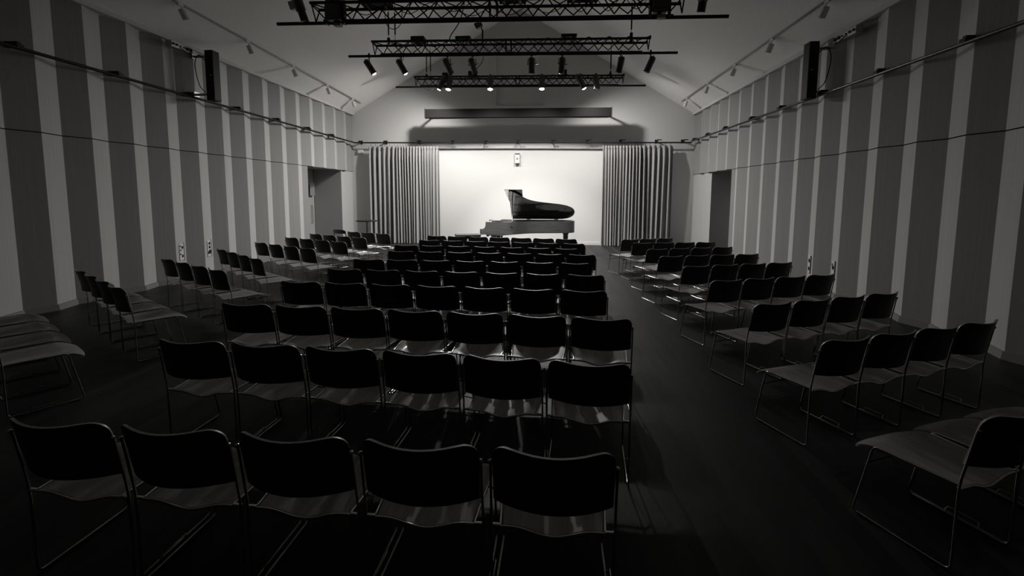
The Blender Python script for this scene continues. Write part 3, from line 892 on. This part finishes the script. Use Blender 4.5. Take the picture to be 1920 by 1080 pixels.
# bigger units on the nearest truss
def moving_head(label, x, T, h):
    t = thing('moving_head_light', label, 'lamp', (x, T[0], T[1]), 0, 'large units on the nearest truss')
    b = MB(); b.bevbox((0, -.05, .20), (.26, .24, h), .03); b.build('base_box', M['lampbody'], t)
    for s in (-1, 1): MB().bevbox((s * .15, -.05, .12), (.03, .12, .34), .01).build('yoke_arm', M['black'], t)
    MB().bevbox((.03, -.03, -.05), (.13, .10, .05), .008).build('foot', M['greyplastic'], t)
    MB().box((0, 0, .03), (.06, .08, .1)).build('clamp', M['black'], t)
moving_head('large black box lamp near the left end of the nearest truss', -3.58, T1, .42)
moving_head('large black box lamp near the right end of the nearest truss', 1.77, T1, .36)
def profile_lamp(label, x, T, aim):
    t = thing('profile_spotlight', label, 'lamp', (x, T[0], T[1] + .10), 0, 'lamps at the ends of the nearest truss')
    d = Vector(aim).normalized(); q = Vector((0, 0, -1)).rotation_difference(d).to_matrix()
    o = Vector((0, -.12, .12))
    b = MB(); b.lathe([(.0, .22), (.07, .2), (.08, .1), (.08, -.06), (.065, -.08), (.065, -.22), (.07, -.23), (.0, -.23)], 18, o, -d); b.build('body', M['lampbody'], t)
    MB().bevbox(o + q @ Vector((-.09, 0, .05)), (.13, .12, .13), .01, q).build('gear_box', M['steelgrey'], t)
    MB().tube([(0, 0, -.08), (0, 0, .02), (0, -.06, .05), tuple(o)], .014, 8).build('hook_clamp', M['black'], t)
profile_lamp('dark lamp with a grey box hanging left of the nearest truss end', -4.16, T1, (.25, .2, -1))
profile_lamp('dark rounded lamp hanging right of the nearest truss end', 2.42, T1, (-.05, .3, -1))

# flood on an upright above the middle truss
def flood():
    t = thing('flood_lamp', 'small black flood lamp on a pole above the middle truss', 'lamp', (-1.47, T2[0], T2[1] + .22))
    MB().rod((0, 0, 0), (0, 0, .30), .018).build('pole', M['black'], t)
    q = Matrix.Rotation(R(-28), 3, 'Y')
    MB().bevbox((-.09, 0, .40), (.17, .12, .13), .012, q).build('head', M['lampbody'], t)
    MB().rod((-.01, 0, .30), (-.03, 0, .36), .012).build('bracket', M['black'], t)
flood()

# ------------------------------------------------------------------ ceiling light tracks
def ceil_z(x, y):
    if x < RIDGE[0]: return eave_l(y) + (x - xl(y)) * (RIDGE[1] - eave_l(y)) / (RIDGE[0] - xl(y))
    return RIDGE[1] + (x - RIDGE[0]) * (EAVE_R - RIDGE[1]) / (XR - RIDGE[0])
def ceiling_track(label, x, y0, y1):
    t = thing('light_track', label, 'rail', (x, y0, ceil_z(x, y0) - .02))
    k = MB(); k.add([(-.012, 0, -.015), (.012, 0, -.015), (.012, 0, .02), (-.012, 0, .02)] + [(-.012, y1 - y0, ceil_z(x, y1) - ceil_z(x, y0) - .015), (.012, y1 - y0, ceil_z(x, y1) - ceil_z(x, y0) - .015), (.012, y1 - y0, ceil_z(x, y1) - ceil_z(x, y0) + .02), (-.012, y1 - y0, ceil_z(x, y1) - ceil_z(x, y0) + .02)],
           [(0, 1, 5, 4), (1, 2, 6, 5), (2, 3, 7, 6), (3, 0, 4, 7), (0, 1, 2, 3), (4, 5, 6, 7)])
    k.build('rail', M['steelgrey'], t)
def track_head(label, x, y, side, group):
    z = ceil_z(x, y)
    t = thing('track_light', label, 'lamp', (x, y, z), 0, group)
    MB().bevbox((0, 0, -.04), (.04, .12, .05), .006).build('adapter', M['white'], t)
    MB().rod((0, .03, -.05), (0, .04, -.13), .009).build('stem', M['white'], t)
    d = Vector((-.25 * side, .35, -1)).normalized()
    MB().lathe([(.0, .0), (.05, .0), (.055, .02), (.055, .17), (.048, .17), (.046, .12), (0, .12)], 16, (0, .02, -.11), d).build('head', M['white'], t)
LX, RX = -6.42, 4.38
ceiling_track('thin light track along the left ceiling slope', LX, -1.5, 15.6)
ceiling_track('thin light track along the right ceiling slope', RX, -1.5, 15.6)
for i, y in enumerate([7.84, 9.65, 11.4, 13.2, 14.95]):
    track_head('white cylinder track light on left ceiling track, %s from stage wall' % n[4 - i], LX, y, -1, 'track lights on the left slope')
for i, y in enumerate([7.85, 9.62, 11.39, 13.2, 15.09]):
    track_head('white cylinder track light on right ceiling track, %s from stage wall' % n[4 - i], RX, y, 1, 'track lights on the right slope')

# ------------------------------------------------------------------ things on the side walls
def column_speaker(label, x, y, z0, h, side, turn):
    t = thing('column_speaker', label, 'speaker', (x, y, z0), R(turn), 'column speakers')
    MB().bevbox((0, 0, h / 2), (.17, .20, h), .012).build('cabinet', M['black'], t)
    MB().bevbox((-side * .0, .104, h / 2), (.14, .012, h - .06), .004).build('grille', M['blackgloss'], t)
    for z in (.12, h - .12):
        b = MB(); b.box((side * .20, -.05, z), (.28, .04, .04)); b.box((side * .34, -.05, z), (.03, .14, .10)); b.build('bracket', M['steelgrey'], t)
    P = smooth3([(side * .08, -.1, h - .2), (side * .16, -.16, h - .12), (side * .26, -.14, h - .3), (side * .2, -.13, .3), (side * .1, -.1, .15)])
    MB().tube(P, .008, 6).build('cable', M['rubber'], t)
    MB().bevbox((-side * .03, -.102, h * .5), (.06, .006, .012), .002).build('badge', M['steelgrey'], t)
column_speaker('tall black column speaker bracketed to the left wall', -6.75, 8.99, 3.60, .98, -1, 0)
column_speaker('tall black column speaker bracketed to the right wall', 4.65, 8.72, 3.455, .98, 1, 0)

def socket_box(label, x, y, z, side, ln):
    t = thing('connector_box', label, 'box', (x, y, z), 0, 'connector boxes at the eaves')
    MB().bevbox((0, 0, 0), (.12, ln, .11), .006).build('body', M['steelgrey'], t)
    for i, r in enumerate([.02, .02, .012, .012, .028, .028]):
        yy = -ln * .42 + ln * .84 * i / 5
        MB().lathe([(r, 0), (r, .02)], 12, (-side * .06, yy, 0), (-side, 0, 0)).build('socket', M['rubber'], t)
    P = smooth3([(-side * .06, -ln * .1, -.02), (-side * .10, .0, -.07), (-side * .09, ln * .3, -.09), (-side * .06, ln * .42, -.04)])
    MB().tube(P, .009, 6).build('cable', M['rubber'], t)
socket_box('grey box of cable sockets at the eave of the left wall', -7.0, 8.46, 4.50, -1, .5)
socket_box('grey box of cable sockets at the eave of the right wall', 4.83, 8.02, 4.33, 1, .55)

def floor_plate(label, strip, left, z0, h, kinds):
    a, b = strip
    ym = (a + b) / 2
    x0, x1 = (xl(a) + FOLD, xl(b)) if left else (XR - FOLD, XR)
    p = Vector(((x0 + x1) / 2, ym, z0 + h / 2))
    d = Vector((x1 - x0, b - a, 0)).normalized()
    nrm = Vector((d.y, -d.x, 0)) if left else Vector((-d.y, d.x, 0))
    rz = math.atan2(nrm.y, nrm.x)
    t = thing('socket_plate', label, 'socket', p + nrm * .006, rz, 'socket plates low on the side walls')
    MB().bevbox((0, 0, 0), (.012, .16, h), .004).build('plate', M['white'], t)
    for yy, zz, r in kinds:
        MB().lathe([(r, 0), (r, .012), (r * .7, .014)], 14, (.004, yy, zz), (1, 0, 0)).build('socket', M['rubber'], t)
    MB().bevbox((.004, .082, 0), (.02, .008, h + .02), .002).build('edge_trim', M['greyplastic'], t)
L_PLATE = [s for s in L_STRIPS if 8.4 < s[1] < 9.5]
R_PLATE = [s for s in R_STRIPS if 8.2 < s[1] < 9.3]
K1 = [(.02, .09, .026), (-.05, .12, .014), (-.05, .04, .014), (-.05, -.04, .016), (.02, -.08, .026)]
K2 = [(0, .11, .03), (0, .03, .03), (.01, -.07, .045), (-.04, -.08, .03)]
floor_plate('white socket plate on the left wall, nearer the camera', L_PLATE[0], True, .42, .32, K1)
floor_plate('white socket plate on the left wall, nearer the stage', L_PLATE[1], True, .40, .34, K2)
floor_plate('white socket plate on the right wall, nearer the stage', R_PLATE[1], False, .30, .32, [(0, .07, .035), (0, -.08, .035)])
floor_plate('white socket plate on the right wall, nearer the camera', R_PLATE[0], False, .30, .32, [(0, .05, .038), (-.05, .1, .015), (0, -.09, .03)])

# ------------------------------------------------------------------ camera and world
cam = bpy.data.cameras.new('camera'); co = bpy.data.objects.new('camera', cam); COL.objects.link(co)
f_px, yp, pitch, yaw, roll = 853., 449.757, .09714, .07486, -.00475
fw = Vector((-math.sin(yaw) * math.cos(pitch), math.cos(yaw) * math.cos(pitch), -math.sin(pitch)))
rt = Vector((math.cos(yaw), math.sin(yaw), 0)); dn = fw.cross(rt)
r2 = math.cos(roll) * rt + math.sin(roll) * dn; d2 = -math.sin(roll) * rt + math.cos(roll) * dn
co.matrix_world = Matrix.Translation((0, 0, 1.7208)) @ Matrix((r2, -d2, -fw)).transposed().to_4x4()
cam.sensor_width = 36; cam.lens = f_px / 1920 * 36; cam.shift_y = -(540 - yp) / 1920; cam.clip_start = .05
S.camera = co
w = bpy.data.worlds.new('world'); S.world = w; w.use_nodes = True
w.node_tree.nodes['Background'].inputs['Color'].default_value = (.5, .5, .5, 1)
w.node_tree.nodes['Background'].inputs['Strength'].default_value = .0
S.view_settings.view_transform = 'Standard'; S.view_settings.look = 'None'; S.view_settings.gamma = 1
S.view_settings.use_curve_mapping = False
S.view_settings.exposure = EXPOSURE
S.cycles.use_denoising = True
S.cycles.max_bounces = 10; S.cycles.diffuse_bounces = 6
S.cycles.sample_clamp_indirect = 4
